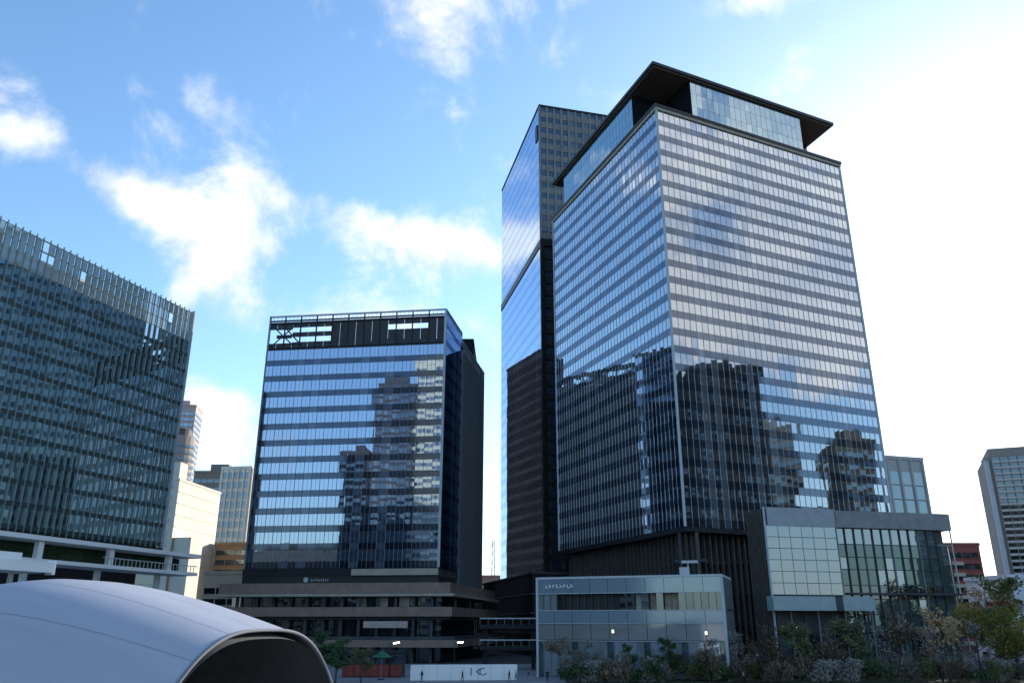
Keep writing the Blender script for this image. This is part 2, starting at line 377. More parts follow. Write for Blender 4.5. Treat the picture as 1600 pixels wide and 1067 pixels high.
q = MB(); q.box(FS, 10, 30, -24, -12, 75.6, 80.5); q.build('plant_room', SIDEW, t)
# open roof screen: posts, rails, louvre panels with gaps, diagonal braces
for k in range(nb // 2 + 1):
    s_ = .3 + 2 * k * bw; q = MB(); q.box(FF, s_ - .14, s_ + .14, -.35, .0, 75, 84.2); q.build('screen_post', DARK, t)
for z, h, m in ((84.25, .35, LGREY), (83.0, .3, DARK), (75.0, .6, DARK), (82.2, .5, DARK)):
    q = MB(); q.box(FF, .2, FF.len - .2, -.4, .06, z, z + h); q.build('screen_rail', m, t)
for k in range(nb * 2 + 1):
    s_ = .3 + k * bw / 2; q = MB(); q.box(FF, s_ - .03, s_ + .03, -.2, -.1, 83.3, 84.25); q.build('rail_post', LGREY, t)
def louvre_panel(F, a, b, z0, z1, owner):
    q = MB(); n = max(2, int((z1 - z0) / .55))
    q.box(F, a, b, -.3, -.22, z0, z1)
    for j in range(n): z = z0 + (j + .3) * (z1 - z0) / n; q.box(F, a, b, -.22, -.05, z, z + .22)
    q.build('louvre_panel', CHAR, owner)
for k in range(nb):
    a, b = .3 + k * bw + .05, .3 + (k + 1) * bw - .05
    if k < 1: rngs = ((75.6, 77.0), (80.8, 82.2))
    elif k < 3: rngs = ((75.6, 77.0), (78.3, 79.3), (80.7, 82.2))
    elif k < 8: rngs = ((75.6, 77.2), (78.6, 79.9), (81.2, 82.2))
    elif 15 <= k < 20: rngs = ((75.6, 79.6), (81.0, 82.2))
    else: rngs = ((75.6, 82.2),)
    for z0, z1 in rngs: louvre_panel(FF, a, b, z0, z1, t)
for a, b in (((1.0, 76), (7.5, 82)), ((1.0, 82), (7.5, 76)), ((3.8, 82.2), (9.6, 76))):
    q = MB(); q.bar(FF(a[0], -.2, a[1]), FF(b[0], -.2, b[1]), .17); q.build('screen_brace', DARK, t)
for F, a, b in ((FS, .3, 18.5),):
    q = MB(); q.box(F, a, b, -.3, .05, 83.4, 84.6); q.build('side_coping', GREY, t)
q = MB(); q.box(FF, .2, .6, -.4, .1, Z0, 84.6); q.build('corner_trim', GREY, t)
q = MB(); q.box(FF, FF.len - .5, FF.len + .05, -.4, .1, Z0, 84.6); q.build('corner_trim', LGREY, t)
# sign belt and canopy strip
q = MB(); q.prism(rel(t, inset(foot, .1)), 16.9, 18.6); q.build('sign_belt', BLACK, t)
q = MB(); q.box(FF, 27, FF.len - .1, -.2, .9, 18.65, 20.1); q.build('canopy_strip', BEIGE, t)
q = MB(); q.box(FF, .1, 26.9, -.2, .1, 18.65, 20.3); q.build('belt_panel', DARK, t)
sg = MB(); n = 10
c = FF(15.9, .16, 17.75); ring = [FF(15.9 + .62 * math.cos(2 * math.pi * k / n), .16, 17.75 + .62 * math.sin(2 * math.pi * k / n)) for k in range(n)]; sg.face(ring)
sg.build('sign_emblem', LGREY, t)
for k in range(9):
    q = MB(); a = 17.1 + k * .5; h = (.62, .5, .5, .66, .5, .5, .62, .5, .5)[k]
    q.box(FF, a, a + .12, .05, .16, 17.4, 17.4 + h); q.box(FF, a + .13, a + .34, .05, .16, 17.4 + (k % 3) * .18, 17.53 + (k % 3) * .18); q.build('sign_letter', LGREY, t)
# podium terraces
PW = mat('painted_glow_glass', (.30, .27, .22), .3, .4, .25)  # pale warm colour imitates lit windows, nothing emits here
for (z0, z1, out_, m) in ((14.6, 16.85, 3.5, BROWN), (13.9, 14.5, 4.6, BEIGE), (9.6, 11.6, 4.2, BROWN), (8.9, 9.5, 3.6, DARK), (3.2, 4.7, 6.0, BROWN), (4.75, 5.4, 5.2, CHAR)):
    q = MB(); q.prism(rel(t, inset(foot, -out_)), z0, z1); q.build('podium_slab', m, t)
q = MB(); q.prism(rel(t, inset(foot, 1.5)), 0, 16.8); q.build('podium_core', DARK, t)
FP, FQ = Face(t, *[inset(foot, -1.2)[i] for i in (0, 1)]), Face(t, *[inset(foot, -1.2)[i] for i in (1, 2)])
rnd = random.Random(33)
for F in (FP, FQ):
    n = int(F.len / 2.4)
    for (z0, z1) in ((11.7, 13.8), (5.6, 8.8), (.1, 3.1)):
        for k in range(n):
            a = k * F.len / n; q = MB(); pane_quad(q, F, a + .08, a + F.len / n - .08, z0, z1, 0, .01, rnd)
            q.build('podium_window', PW if (rnd.random() < .16 and z0 > 11) else G_DARK, t)
for k in range(12):
    s_ = 2 + k * (FP.len - 4) / 11; q = MB(); q.box(FP, s_ - .3, s_ + .3, 1.0, 1.6, 0, 13.9); q.build('podium_column', CHAR, t)
q = MB(); q.box(FP, 33.5, 43.5, 4.6, 5.2, 7.2, 8.6); q.build('terrace_fascia', mat('pale_pink_stone', (.42, .33, .30), .7), t)

# ------------------------------------------------------------------ finned glass building on the left
Lr = (-80.67, 190.0); v = azv(200.3) * 57; Ll = (Lr[0] + v.x, Lr[1] + v.y)
bk = azv(-69.7) * 45
t = thing('finned_office_building', 'dark glass building with closely spaced vertical fins and open crown', 'office building', -95, 150)
foot = [Ll, Lr, (Lr[0] + bk.x, Lr[1] + bk.y), (Ll[0] + bk.x, Ll[1] + bk.y)]
FG = Face(t, Ll, Lr)
core = MB(); core.prism(rel(t, inset(foot, .6)), 24.5, 74.6); core.build('core', CHAR, t)
bands(t, FG, 24.8, 12, 4.15, 3.2, 1.7, G_LEFT, mat('fin_building_spandrel', (.03, .05, .055), .3, .2, spec=.6), None, jit=.004, seed=41, sp_out=.05)
nfin = 35
for k in range(nfin + 1):
    s_ = k * FG.len / nfin; q = MB(); q.box(FG, s_ - .06, s_ + .06, .06, .42, 24.4, 82.6); q.build('fin', FIN, t)
G_CROWN = glass('crown_glass', (.75, .84, .86), (.32, .36, .35), .25, rough=.05, var=.6)
rnd = random.Random(43)
for k in range(nfin):
    a = k * FG.len / nfin + .12; b = a + FG.len / nfin - .24
    for z0, z1, pr in ((74.8, 77.0, .97), (77.2, 79.6, .9), (79.8, 82.0, .97)):
        if rnd.random() < pr:
            q = MB(); pane_quad(q, FG, a, b, z0, z1, 0, .006, rnd); q.build('crown_pane', G_CROWN, t)
for z in (74.62, 77.02, 79.62, 82.02):
    q = MB(); q.box(FG, 0, FG.len, -.35, -.02, z, z + .18); q.build('crown_rail', mat('pale_gold_rail', (.42, .38, .27), .5), t)
q = MB(); q.box(FG, 0, FG.len - 1, -8, -7.6, 74.6, 81.5); q.build('roof_screen', LGREY, t)
q = MB(); q.box(FG, FG.len - .1, FG.len + .18, -.6, .66, 24.4, 82.6); q.build('corner_fin', LGREY, t)
q = MB(); q.prism(rel(t, inset(foot, -.4)), 20.5, 24.4); q.build('base_belt', BLACK, t)
q = MB(); q.prism(rel(t, inset(foot, 3)), 0, 20.4); q.build('base_wall', DARK, t)
# elevated deck along its foot
U0 = (-62.5, 165.0); v = azv(196.5) * 95; U1 = (U0[0] + v.x, U0[1] + v.y)
t = thing('elevated_walkway', 'white edged two level walkway under the finned glass building', 'walkway', -75, 125)
FW = Face(t, U1, U0)
for z0, z1, n1 in ((20.2, 20.9, 1.0), (16.9, 17.5, .6)):
    q = MB(); q.box(FW, 0, FW.len, -6, n1, z0, z1); q.build('deck_slab', WHITE, t)
for k in range(6):
    s_ = FW.len - 8 - k * 15; 
    if s_ < 1: continue
    q = MB(); q.box(FW, s_ - .5, s_ + .5, -.6, .3, 17.5, 20.2); q.build('deck_post', WHITE, t)
    q = MB(); q.box(FW, s_ - .4, s_ + .4, -2.6, -1.8, 0, 16.9); q.build('deck_column', LGREY, t)
q = MB(); q.box(FW, 0, FW.len, -6, -4, 17.5, 20.1); q.build('planted_backdrop', mat('planter_green', (.025, .05, .025), .9, .5, 1.0), t)
for k in range(24):
    s_ = FW.len - 1 - k * 1.0; q = MB(); q.box(FW, s_ - .05, s_ + .05, .3, .4, 17.5, 18.6); q.build('baluster', LGREY, t)
q = MB(); q.box(FW, FW.len - 25, FW.len, .28, .42, 18.6, 18.75); q.build('handrail', LGREY, t)

# ------------------------------------------------------------------ glass annex in front of the tower
N0 = (45.9, 150.0); v = azv(77) * 38.6; N1 = (N0[0] + v.x, N0[1] + v.y); bk = azv(-13) * 12
t = thing('glass_annex', 'lower green grey glass annex with flat roof beside striped tower', 'building', 65, 158)
FN = Face(t, N0, N1); bk2 = azv(-13) * 5.0
foot = [N0, N1, (N1[0] + bk.x, N1[1] + bk.y), (N0[0] + bk2.x, N0[1] + bk2.y)]
q = MB(); q.prism(rel(t, inset(foot, .5)), 0, 24.8); q.build('core', CHAR, t)
rnd = random.Random(51)
LAMPM = mat('lamp_glow', (1.0, .86, .62), .5, .02, emit=14.0)
# pale front bay: five columns of panes
nb = 6; bw = 14.2 / nb
q = MB(); q.box(FN, .42, 14.2, -.5, .9, 24.9, 28.2); q.build('bay_parapet', mat('annex_parapet', (.32, .34, .37), .5), t)
for k in range(nb):
    for j in range(6):
        z0 = 12.9 + j * 2.0; p = MB(); pane_quad(p, FN, k * bw + .05, (k + 1) * bw - .05, z0 + .05, z0 + 1.95, .8, .008, rnd); p.build('pane', G_ANNEX, t)
for j in range(7):
    q = MB(); q.box(FN, 0, 14.2, .3, .86, 12.86 + j * 2.0, 12.98 + j * 2.0); q.build('bay_transom', GREY, t)
q = MB(); q.box(FN, -.25, .0, .55, .95, 0, 28.2); q.build('bay_edge', LGREY, t)
q = MB(); q.box(FN, .0, .4, -6, .5, 0, 28.0); q.build('flank_wall', BLACK, t)
for k in range(8):
    q = MB(); a = -5.6 + k * .75; q.box(FN, -.28, .0, a, a + .3, 0, 28.0); q.build('flank_louvre', LOUVRE, t)
q = MB(); q.box(FN, 14.2, 14.4, -.5, .9, 12.9, 28.2); q.build('bay_edge', GREY, t)
# darker main front
W2 = FN.len - 14.5; nb2 = 11; bw2 = (W2 - 2.6) / nb2
for k in range(nb2):
    for j, (z0, z1) in enumerate(((6.6, 9.6), (9.7, 12.2), (12.3, 14.6), (14.7, 17.4), (17.5, 19.6), (19.7, 21.9), (22.0, 24.8))):
        p = MB(); a = 14.5 + k * bw2; pane_quad(p, FN, a + .05, a + bw2 - .05, z0, z1, 0, .008, rnd)
        mtl = G_ANNEX_D if (j != 6 and rnd.random() < .8) else G_ANNEX
        if j == 2: mtl = G_DARK
        p.build('pane', mtl, t)
for z in (9.62, 12.22, 14.62, 17.42, 19.62, 21.92):
    q = MB(); q.box(FN, 14.5, FN.len - 2.6, -.2, .18, z, z + .12); q.build('transom', CHAR, t)
for k in range(0, nb2 + 1):
    q = MB(); a = 14.5 + k * bw2; q.box(FN, a - .07, a + .07, -.1, .28, 0, 24.8); q.build('mullion', CHAR if k % 3 else GREY, t)
q = MB(); q.box(FN, 14.45, FN.len + .6, -6, 1.0, 24.9, 28.0); q.build('roof_parapet', mat('annex_cornice', (.24, .24, .25), .6, .2), t)
q = MB(); q.box(FN, FN.len + .3, FN.len + .5, .6, .8, 0, 24.9); q.build('corner_column', LGREY, t)
q = MB(); q.box(FN, FN.len - 2.5, FN.len + .4, -6, .3, 22.0, 22.3); q.build('terrace_slab', GREY, t)
for k in range(3):
    for j in range(5):
        p = MB(); a = FN.len - 2.5 + k * .95; pane_quad(p, FN, a + .03, a + .92, 4.5 + j * 3.5, 7.9 + j * 3.5, .05, .01, rnd); p.build('pane', G_ANNEX if j == 4 else G_ANNEX_D, t)
q = MB(); q.box(FN, 15, FN.len + .3, .3, 1.6, 13.0, 13.35); q.build('ledge', CHAR, t)
q = MB(); q.box(FN, -1.4, 18.6, 1.0, 3.2, 10.2, 12.6); q.build('entrance_canopy', mat('pale_green_canopy', (.30, .37, .38), .3, .1), t)
q = MB(); q.box(FN, 10.8, 12.2, 3.22, 3.3, 10.2, 12.6); q.build('canopy_joint', CHAR, t)
for k in range(14):
    q = MB(); a = .6 + k * 2.7; q.box(FN, a - .12, a + .12, .3, .7, 0, 10.1); q.build('base_column', GREY if k % 2 else CHAR, t)
for k in range(13):
    p = MB(); a = .6 + k * 2.7; pane_quad(p, FN, a + .2, a + 2.5, .1, 6.3, .12, .01, rnd); p.build('base_glass', G_DARK if k % 3 else G_ANNEX_D, t)

# ------------------------------------------------------------------ pavilion
V1 = (32.6, 130.0); V0 = (4.1, 140.4)
t = thing('glass_pavilion', 'low pale glass pavilion with blue grey fascia bands', 'pavilion', 18, 138)
FV = Face(t, V0, V1); bk = azv(20) * 14; foot = [V0, V1, (V1[0] + bk.x, V1[1] + bk.y), (V0[0] + bk.x, V0[1] + bk.y)]
FASC = glass('fascia_glass', (.6, .72, .82), (.17, .21, .25), .14, rough=.08, var=.25); GRW = glass('wall_glass', (.65, .72, .76), (.19, .19, .185), .16, rough=.04, var=.35)
q = MB(); q.prism(rel(t, inset(foot, 3.0)), 0, 15); q.build('core', mat('pavilion_interior', (.16, .15, .135), .8, .4, .5), t)
q = MB(); q.prism(rel(t, foot), 15.0, 15.35); q.build('roof', LGREY, t)
nb = 10; bw = FV.len / nb
for k in range(nb):
    for z0, z1, m, nm in ((12.75, 14.98, FASC, 'fascia_panel'), (8.2, 10.0, FASC, 'fascia_panel')):
        q = MB(); q.box(FV, k * bw + .03, (k + 1) * bw - .03, -.2, .12, z0, z1); q.build(nm, m, t)
    q = MB(); q.box(FV, k * bw + .04, (k + 1) * bw - .04, -.2, .02, 5.6, 8.05); q.build('wall_panel', GRW, t)
rnd = random.Random(61); nb = 26; bw = FV.len / nb
INT = [mat('interior_dark', (.02, .02, .024), .6, .4), mat('interior_warm', (.34, .29, .22), .7, .5, 1.0), mat('interior_pale', (.42, .47, .45), .6, .3, .8), G_PAV]  # warm and pale tones are lit rooms put into plain colour
for k in range(nb):
    p = MB(); kk = rnd.random(); f = k / nb
    m = INT[3] if k < 3 else (INT[0] if (f < .47 and kk < .9) else INT[1] if .55 < f < .75 and kk < .65 else INT[2] if kk < .35 else G_DARK)
    pane_quad(p, FV, k * bw + .04, (k + 1) * bw - .04, 10.1, 12.65, -.1 if m is G_DARK or m is G_PAV else -1.2, .006, rnd); p.build('pane', m, t)
    p = MB(); pane_quad(p, FV, k * bw + .04, (k + 1) * bw - .04, .1, 5.35, 0, .006, rnd); p.build('pane', G_PAV if k % 5 else G_ANNEX_D, t)
    q = MB(); q.box(FV, k * bw - .035, k * bw + .035, .02, .12, 0, 5.4); q.build('mullion', GREY, t)
    q = MB(); q.box(FV, k * bw - .03, k * bw + .03, -.08, .0, 10.05, 12.7); q.build('mullion', CHAR, t)
for z in (15.0, 12.66, 10.02, 8.06, 5.4):
    q = MB(); q.box(FV, -.05, FV.len + .05, -.1, .2, z, z + .1); q.build('ledge', LGREY, t)
q = MB(); q.box(FV, FV.len - .35, FV.len + .06, -.4, .24, 0, 15.3); q.build('corner_post', LGREY, t)
q = MB(); q.box(FV, -.06, .3, -.4, .24, 0, 15.3); q.build('corner_post', LGREY, t)
FE = Face(t, V1, foot[2])
for k in range(5):
    for j in range(3):
        p = MB(); pane_quad(p, FE, .4 + k * 2.7, 3.0 + k * 2.7, .2 + j * 5, 5.0 + j * 5, 0, .006, rnd); p.build('pane', G_PAV, t)
FEL = Face(t, foot[3], V0)
for k in range(5):
    for j in range(3):
        p = MB(); pane_quad(p, FEL, .4 + k * 2.7, 3.0 + k * 2.7, .2 + j * 5, 5.0 + j * 5, 0, .006, rnd); p.build('pane', G_PAV, t)
for k in range(8):
    q = MB(); a = 1.6 + k * .62; q.box(FV, a, a + .14, .13, .2, 13.6, 14.1 + .12 * (k % 2)); q.box(FV, a + .15, a + .42, .13, .2, 13.6 + .17 * (k % 3), 13.74 + .17 * (k % 3)); q.build('sign_letter', WHITE, t)
for s_, z in ((12.8, 6.9), (27.3, 6.7)):
    q = MB(); q.box(FV, s_ - .22, s_ + .22, .12, .4, z - .3, z + .3); lf = q.build('wall_lamp', CHAR, t)
    q = MB(); q.box(FV, s_ - .18, s_ + .18, .4, .46, z - .24, z + .24); q.build('lamp_lens', mat('lamp_lens', (1, .9, .7), .4, .02, emit=.9), lf)
# roof duct on the pavilion
q = MB(); q.box(FV, 23.5, 25.0, -3, -2, 15.35, 16.6); q.box(FV, 24.0, 26.5, -2.6, -1.6, 17.2, 17.6); q.box(FV, 24.8, 25.0, -2.3, -2.1, 15.35, 17.2); q.build('roof_vent', LGREY, t)

# ------------------------------------------------------------------ other buildings
def building(name, label, cat, p0, p1, depth, h, wall, win, fh=3.4, wh=1.7, bay=3.0, gap=.35, parapet=.9, group=None, side=True, piers=False, seed=1, roofblock=True):
    p0, p1 = Vector(p0), Vector(p1); d = (p1 - p0).normalized(); bkv = Vector((-d.y, d.x)) * depth
    t = thing(name, label, cat, *((p0 + p1 + bkv) / 2), group=group)
    foot = [tuple(p0), tuple(p1), tuple(p1 + bkv), tuple(p0 + bkv)]
    q = MB(); q.prism(rel(t, foot), 0, h); q.build('wall', wall, t)
    q = MB(); q.prism(rel(t, inset(foot, -.25)), h, h + parapet); q.build('parapet', wall, t)
    if roofblock:
        q = MB(); q.prism(rel(t, inset(foot, min(depth, (p1 - p0).length) * .28)), h + parapet, h + parapet + 4); q.build('plant_room', wall, t)
    rnd = random.Random(seed); n = int((h - 1) / fh)
    for F in ([Face(t, foot[0], foot[1]), Face(t, foot[1], foot[2]), Face(t, foot[3], foot[0])] if side else [Face(t, foot[0], foot[1])]):
        nb = max(1, int((F.len - 1) / bay)); bw = (F.len - 1) / nb
        for i in range(n):
            q = MB(); z = i * fh + .9
            for k in range(nb): pane_quad(q, F, .5 + k * bw + gap / 2, .5 + (k + 1) * bw - gap / 2, z, z + wh, .05, .006, rnd)
            q.build('window_row', win, t)
            q = MB(); q.box(F, .3, F.len - .3, .0, .22, z - .22, z - .06); q.build('sill_band', wall, t)
        if piers:
            for k in range(nb + 1):
                q = MB(); a = .5 + k * bw; q.box(F, a - .28, a + .28, 0, .5, 0, h); q.build('pier', wall, t)
    return t
def wallm(n, c, **k): return mat(n, c, .85, .1, .15, **k)
# cream block with stepped front, catching the sun
CX, CY = -108.0, 262.0; e = azv(6) * 30; l = azv(-84) * 13
t = thing('cream_building', 'pale cream windowless block with stepped top in full sun', 'building', -112, 276)
poly = [(CX, CY), (CX + e.x, CY + e.y), (CX + e.x + l.x, CY + e.y + l.y), (CX + l.x, CY + l.y)]
q = MB(); q.prism(rel(t, poly), 0, 52); q.build('wall', CREAM, t)
FC, FD = Face(t, poly[0], poly[1]), Face(t, poly[3], poly[0])
for i in range(13):
    q = MB(); q.box(FC, .3, FC.len - .3, 0, .14, 4 + i * 3.7, 4.3 + i * 3.7); q.build('string_course', CREAM, t)
    q = MB(); q.box(FD, 2, FD.len - 2, 0, .1, 5 + i * 3.7, 6.8 + i * 3.7); q.build('window_row', G_DARK, t)
q = MB(); q.box(FC, 0, 5, -10, -.4, 52, 58); q.build('stair_head', CREAM, t)
q = MB(); q.prism(rel(t, inset(poly, -.2)), 52, 52.7); q.build('parapet', CREAM, t)
q = MB(); q.box(FC, 1, 9, .2, 6, 0, 34); q.build('annex_wing', CREAM, t)
# round tower
t = thing('round_tower', 'brown grey rounded tower with horizontal bands beyond cream block', 'tower', -178, 420)
TAUPE = wallm('taupe_cladding', (.27, .23, .205))
n = 20; rr = 9.5
q = MB(); q.prism([(rr * math.cos(2 * math.pi * k / n), rr * math.sin(2 * math.pi * k / n)) for k in range(n)], 0, 101); q.build('shaft', TAUPE, t)
for i in range(11):
    q = MB(); q.prism([((rr + .3) * math.cos(2 * math.pi * k / n), (rr + .3) * math.sin(2 * math.pi * k / n)) for k in range(n)], 60 + i * 3.5, 61.5 + i * 3.5); q.build('window_band', G_DARK, t)
q = MB(); q.prism([((rr - 2) * math.cos(2 * math.pi * k / n), (rr - 2) * math.sin(2 * math.pi * k / n)) for k in range(n)], 101, 105); q.build('crown', CHAR, t)
PINK = wallm('pinkish_cladding', (.40, .33, .31)); STRIPE = wallm('pale_ribbed_cladding', (.64, .59, .51)); BRN = wallm('brown_brick', (.24, .17, .11)); DKB = wallm('dark_roof_cladding', (.05, .04, .04))
building('far_tower', 'slim pinkish tower showing past the finned building edge', 'tower', (-222, 500), (-203, 503), 20, 140, PINK, G_REFL, fh=3.6, seed=71)
building('ribbed_building', 'pale building with vertical ribs next to banded glass block', 'building', (-121, 335), (-108, 333), 24, 69, STRIPE, G_DARK, fh=4, wh=2.6, bay=2.2, gap=.8, piers=True, seed=72, roofblock=False)
building('dark_topped_building', 'grey brown block with dark roof between cream and ribbed buildings', 'building', (-147, 372), (-128, 372), 20, 74, wallm('grey_brown_wall', (.20, .17, .15)), G_DARK, fh=3.8, seed=73)
building('brown_building', 'low brown brick building below ribbed building', 'building', (-104, 290), (-92, 288), 14, 34, BRN, G_DARK, fh=3.3, seed=74, roofblock=False)
t = building('balcony_house', 'small cream building with dark balconies beside the walkway', 'building', (-92, 250), (-80, 249), 12, 22, wallm('buff_wall', (.50, .40, .30)), G_DARK, fh=3.1, seed=75, roofblock=False)
# right of the tower
building('ribbed_grey_building', 'pale grey building with tall vertical ribs behind glass annex', 'building', (101, 224), (117.5, 229), 22, 52, wallm('pale_grey_ribs', (.40, .41, .40)), G_REFL, fh=4, wh=3.6, bay=3.6, gap=1.4, piers=True, seed=76, roofblock=False)
RED = wallm('red_brick_tile', (.26, .075, .07)); BUFF = wallm('buff_tile', (.45, .40, .33))
t = building('red_apartment_building', 'red apartment building with pale balconies beyond glass annex', 'apartment building', (134, 258), (145.5, 258), 14, 31, RED, G_DARK, fh=3.3, wh=1.6, bay=2.6, seed=77, roofblock=False)
FA = Face(t, (134, 258), (145.5, 258))
for i in range(8):
    q = MB(); q.box(FA, .3, 5.0, .1, 1.5, 2 + i * 3.3, 3.0 + i * 3.3); q.build('balcony', BUFF, t)
t = thing('residential_tower', 'tall brown residential tower with stacked balcony rows and pale edges', 'residential tower', 282, 430)
RB = wallm('brown_tower_tile', (.27, .225, .20)); RW = wallm('white_tower_panel', (.46, .46, .47))
S0, S1, S2 = (253, 428), (292, 412), (310, 452)
foot = [S0, S1, S2, (S0[0] + 18, S0[1] + 40)]
q = MB(); q.prism(rel(t, foot), 0, 92); q.build('wall', RB, t)
FT, FU = Face(t, S0, S1), Face(t, S1, S2); rnd = random.Random(78)
for i in range(27):
    z = 6 + i * 3.18
    q = MB(); q.box(FT, 3, FT.len - 7, 0, 1.1, z, z + 1.15); q.build('balcony', wallm('balcony_front', (.50, .45, .41)), t)
    q = MB(); q.box(FT, 3, FT.len - 7, .02, .1, z + 1.25, z + 3.0); q.build('window_row', G_DARK, t)
    q = MB(); q.box(FU, 2, FU.len - 2, 0, .9, z, z + 1.15); q.build('balcony', RW, t)
for k in range(9):
    q = MB(); a = 3 + k * (FT.len - 10) / 8; q.box(FT, a - .15, a + .15, 0, 1.15, 4, 91.5); q.build('party_fin', RB, t)
q = MB(); q.box(FT, -.4, 1.4, -3, 1.0, 0, 90); q.build('corner_bay', RW, t)
q = MB(); q.box(FT, FT.len - 6.5, FT.len - 1.5, -1, .9, 0, 93); q.build('lift_shaft', RW, t)
q = MB(); q.prism(rel(t, inset(foot, 2.5)), 92, 97); q.build('roof_room', RB, t)
t = building('white_house', 'white low building with small dark windows by the park trees', 'building', (110, 186), (136, 190), 14, 17.5, wallm('white_render', (.60, .60, .66)), G_DARK, fh=3.6, wh=1.1, bay=4.2, gap=2.2, seed=79, roofblock=False)
# dark mass and lattice mast in the gap between block and high rise
t = thing('lattice_mast', 'thin grey lattice mast in the gap beside the high rise', 'mast', -9.5, 420)
for sx in (-1, 1):
    for sy in (-1, 1):
        q = MB(); q.bar((sx * 1.0, sy * 1.0, 0), (sx * .5, sy * .5, 48), .18); q.build('mast_leg', GREY, t)
for i in range(12):
    z = i * 4; w_ = 1.0 - .5 * i / 12
    for sy in (-1, 1):
        q = MB(); q.bar((-w_, sy * w_, z), (w_, sy * w_, z + 4), .09); q.build('mast_brace', GREY, t)
building('grey_slab_tower', 'dark grey slab tower showing just above the banded block roof', 'tower', (-46, 274), (-14, 274), 34, 104, wallm('dark_grey_slab', (.022, .023, .027), spec=0.0), mat('dark_slab_window', (.012, .013, .016), .9, .3, spec=0.0), fh=4.1, wh=2.2, bay=2.6, seed=82, roofblock=False)
building('far_red_block', 'distant reddish block in the gap beside the high rise', 'building', (-17, 380), (-5, 380), 14, 28, wallm('distant_brick', (.36, .24, .20)), G_REFL, seed=80, roofblock=False)
building('far_white_block', 'distant pale block at the foot of the thin mast', 'building', (-14, 330), (-6, 330), 10, 16, wallm('distant_white', (.6, .58, .55)), G_REFL, seed=81, roofblock=False)
# street behind and beside the camera, seen mirrored in the facades
OFF = 'offices across the street mirrored in the facades'
def office(label, p0, p1, depth, h, c, win, nm, **k): return building('street_office', label, 'office building', p0, p1, depth, h, wallm(nm, c), win, group=OFF, **k)
office('dark glass high rise mirrored in the banded office block', (-110.2, -28.0), (-131.5, -22.6), 24, 134, (.05, .06, .075), G_REFL, 'slate_cladding', fh=4.1, wh=2.6, bay=2.4, seed=91)
office('pale green high rise mirrored at the edge of the banded block', (-91.0, -43.0), (-114.2, -37.3), 20, 150, (.48, .54, .50), G_REFL, 'pale_green_cladding', fh=4.1, wh=1.9, bay=2.6, seed=92)
office('slim dark tower mirrored low in the banded block', (-129.5, -14.1), (-141.6, -11.0), 20, 94, (.045, .045, .05), G_REFL, 'graphite_cladding', fh=3.9, wh=1.8, bay=2.4, seed=93)
office('low cream block mirrored at the foot of the banded block', (-164, -66.0), (-217.7, -52.7), 24, 46, (.55, .46, .33), G_DARK, 'buff_cladding', fh=3.8, seed=94)
office('charcoal slab mirrored in the striped tower', (179.9, 123.1), (163.0, 102.0), 24, 102, (.05, .05, .052), G_DARK, 'charcoal_cladding', fh=4, wh=2.6, bay=1.8, gap=.7, piers=True, seed=95)
office('white ribbed block mirrored by the tower corner', (190.7, 88.6), (180.5, 75.8), 24, 104, (.5, .5, .5), G_REFL, 'white_rib_cladding', fh=3.9, bay=2.4, gap=.9, seed=98)
office('pale stone tower mirrored in the striped tower', (217.4, 121.8), (209.3, 111.7), 18, 86, (.42, .41, .38), G_REFL, 'stone_cladding', fh=3.8, seed=96)
office('tan and dark slab mirrored near the striped tower edge', (205.7, 155.2), (197.6, 145.1), 20, 73, (.16, .13, .09), G_REFL, 'steel_cladding', fh=3.9, seed=97)
office('low grey block mirrored low in the striped tower', (249.5, 129.8), (237.4, 114.8), 20, 50, (.2, .2, .21), G_REFL, 'low_grey_cladding', fh=3.9, seed=99)

# ------------------------------------------------------------------ white shell canopy in the foreground
t = thing('shell_canopy', 'smooth white curved shell canopy with dark arched opening', 'canopy', -14, 38)
def shell_pt(s, u, off=0.0):
    bn = Vector((-13.0 - 32 * s, 28.0 - 7 * s)); bf = Vector((-8.3 - 34 * s, 46.5 + 6 * s))
    k = min(s / .30, 1); h = 7.75 + 2.2 * math.sin(k * math.pi / 2) - 6.5 * max(s - .24, 0) ** 1.1
    a = abs(2 * u - 1); z = (h + off) * (1 - a ** 3.0)
    p = bn.lerp(bf, u); return Vector((p.x + 14, p.y - 38, z))
NS, NU = 40, 44
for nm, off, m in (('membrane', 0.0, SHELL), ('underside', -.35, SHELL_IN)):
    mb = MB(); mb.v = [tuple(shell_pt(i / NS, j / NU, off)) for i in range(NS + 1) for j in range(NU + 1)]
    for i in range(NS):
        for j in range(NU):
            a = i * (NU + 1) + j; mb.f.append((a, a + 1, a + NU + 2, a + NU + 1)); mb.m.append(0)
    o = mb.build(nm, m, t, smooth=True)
mb = MB(); pts = [shell_pt(0, j / 60) for j in range(61)]
n = 6
for j, p in enumerate(pts):
    tg = (pts[min(j + 1, 60)] - pts[max(j - 1, 0)]).normalized(); x = Vector((1, 0, 0)); x = (x - tg * x.dot(tg)).normalized(); y = tg.cross(x)
    for k in range(n):
        q = 2 * math.pi * k / n; mb.v.append(tuple(p + x * math.cos(q) * .09 + y * math.sin(q) * .08))
for j in range(60):
    for k in range(n): a = j * n + k; b = j * n + (k + 1) % n; mb.f.append((a, b, b + n, a + n)); mb.m.append(0)
mb.build('arch_rim', mat('rim_grey', (.20, .21, .24), .85, .08, spec=.1), t, smooth=True)
for u in (.12, .24, .36, .48, .60, .72):
    mb = MB()
    for i in range(40):
        a, b = shell_pt(i / 40, u), shell_pt((i + 1) / 40, u); c, d = shell_pt(i / 40, u + .0016), shell_pt((i + 1) / 40, u + .0016); up = Vector((0, -.006, .012))
        mb.face([a + up, b + up, d + up, c + up])
    mb.build('seam', mat('seam_grey', (.35, .365, .425), .5, .05), t)
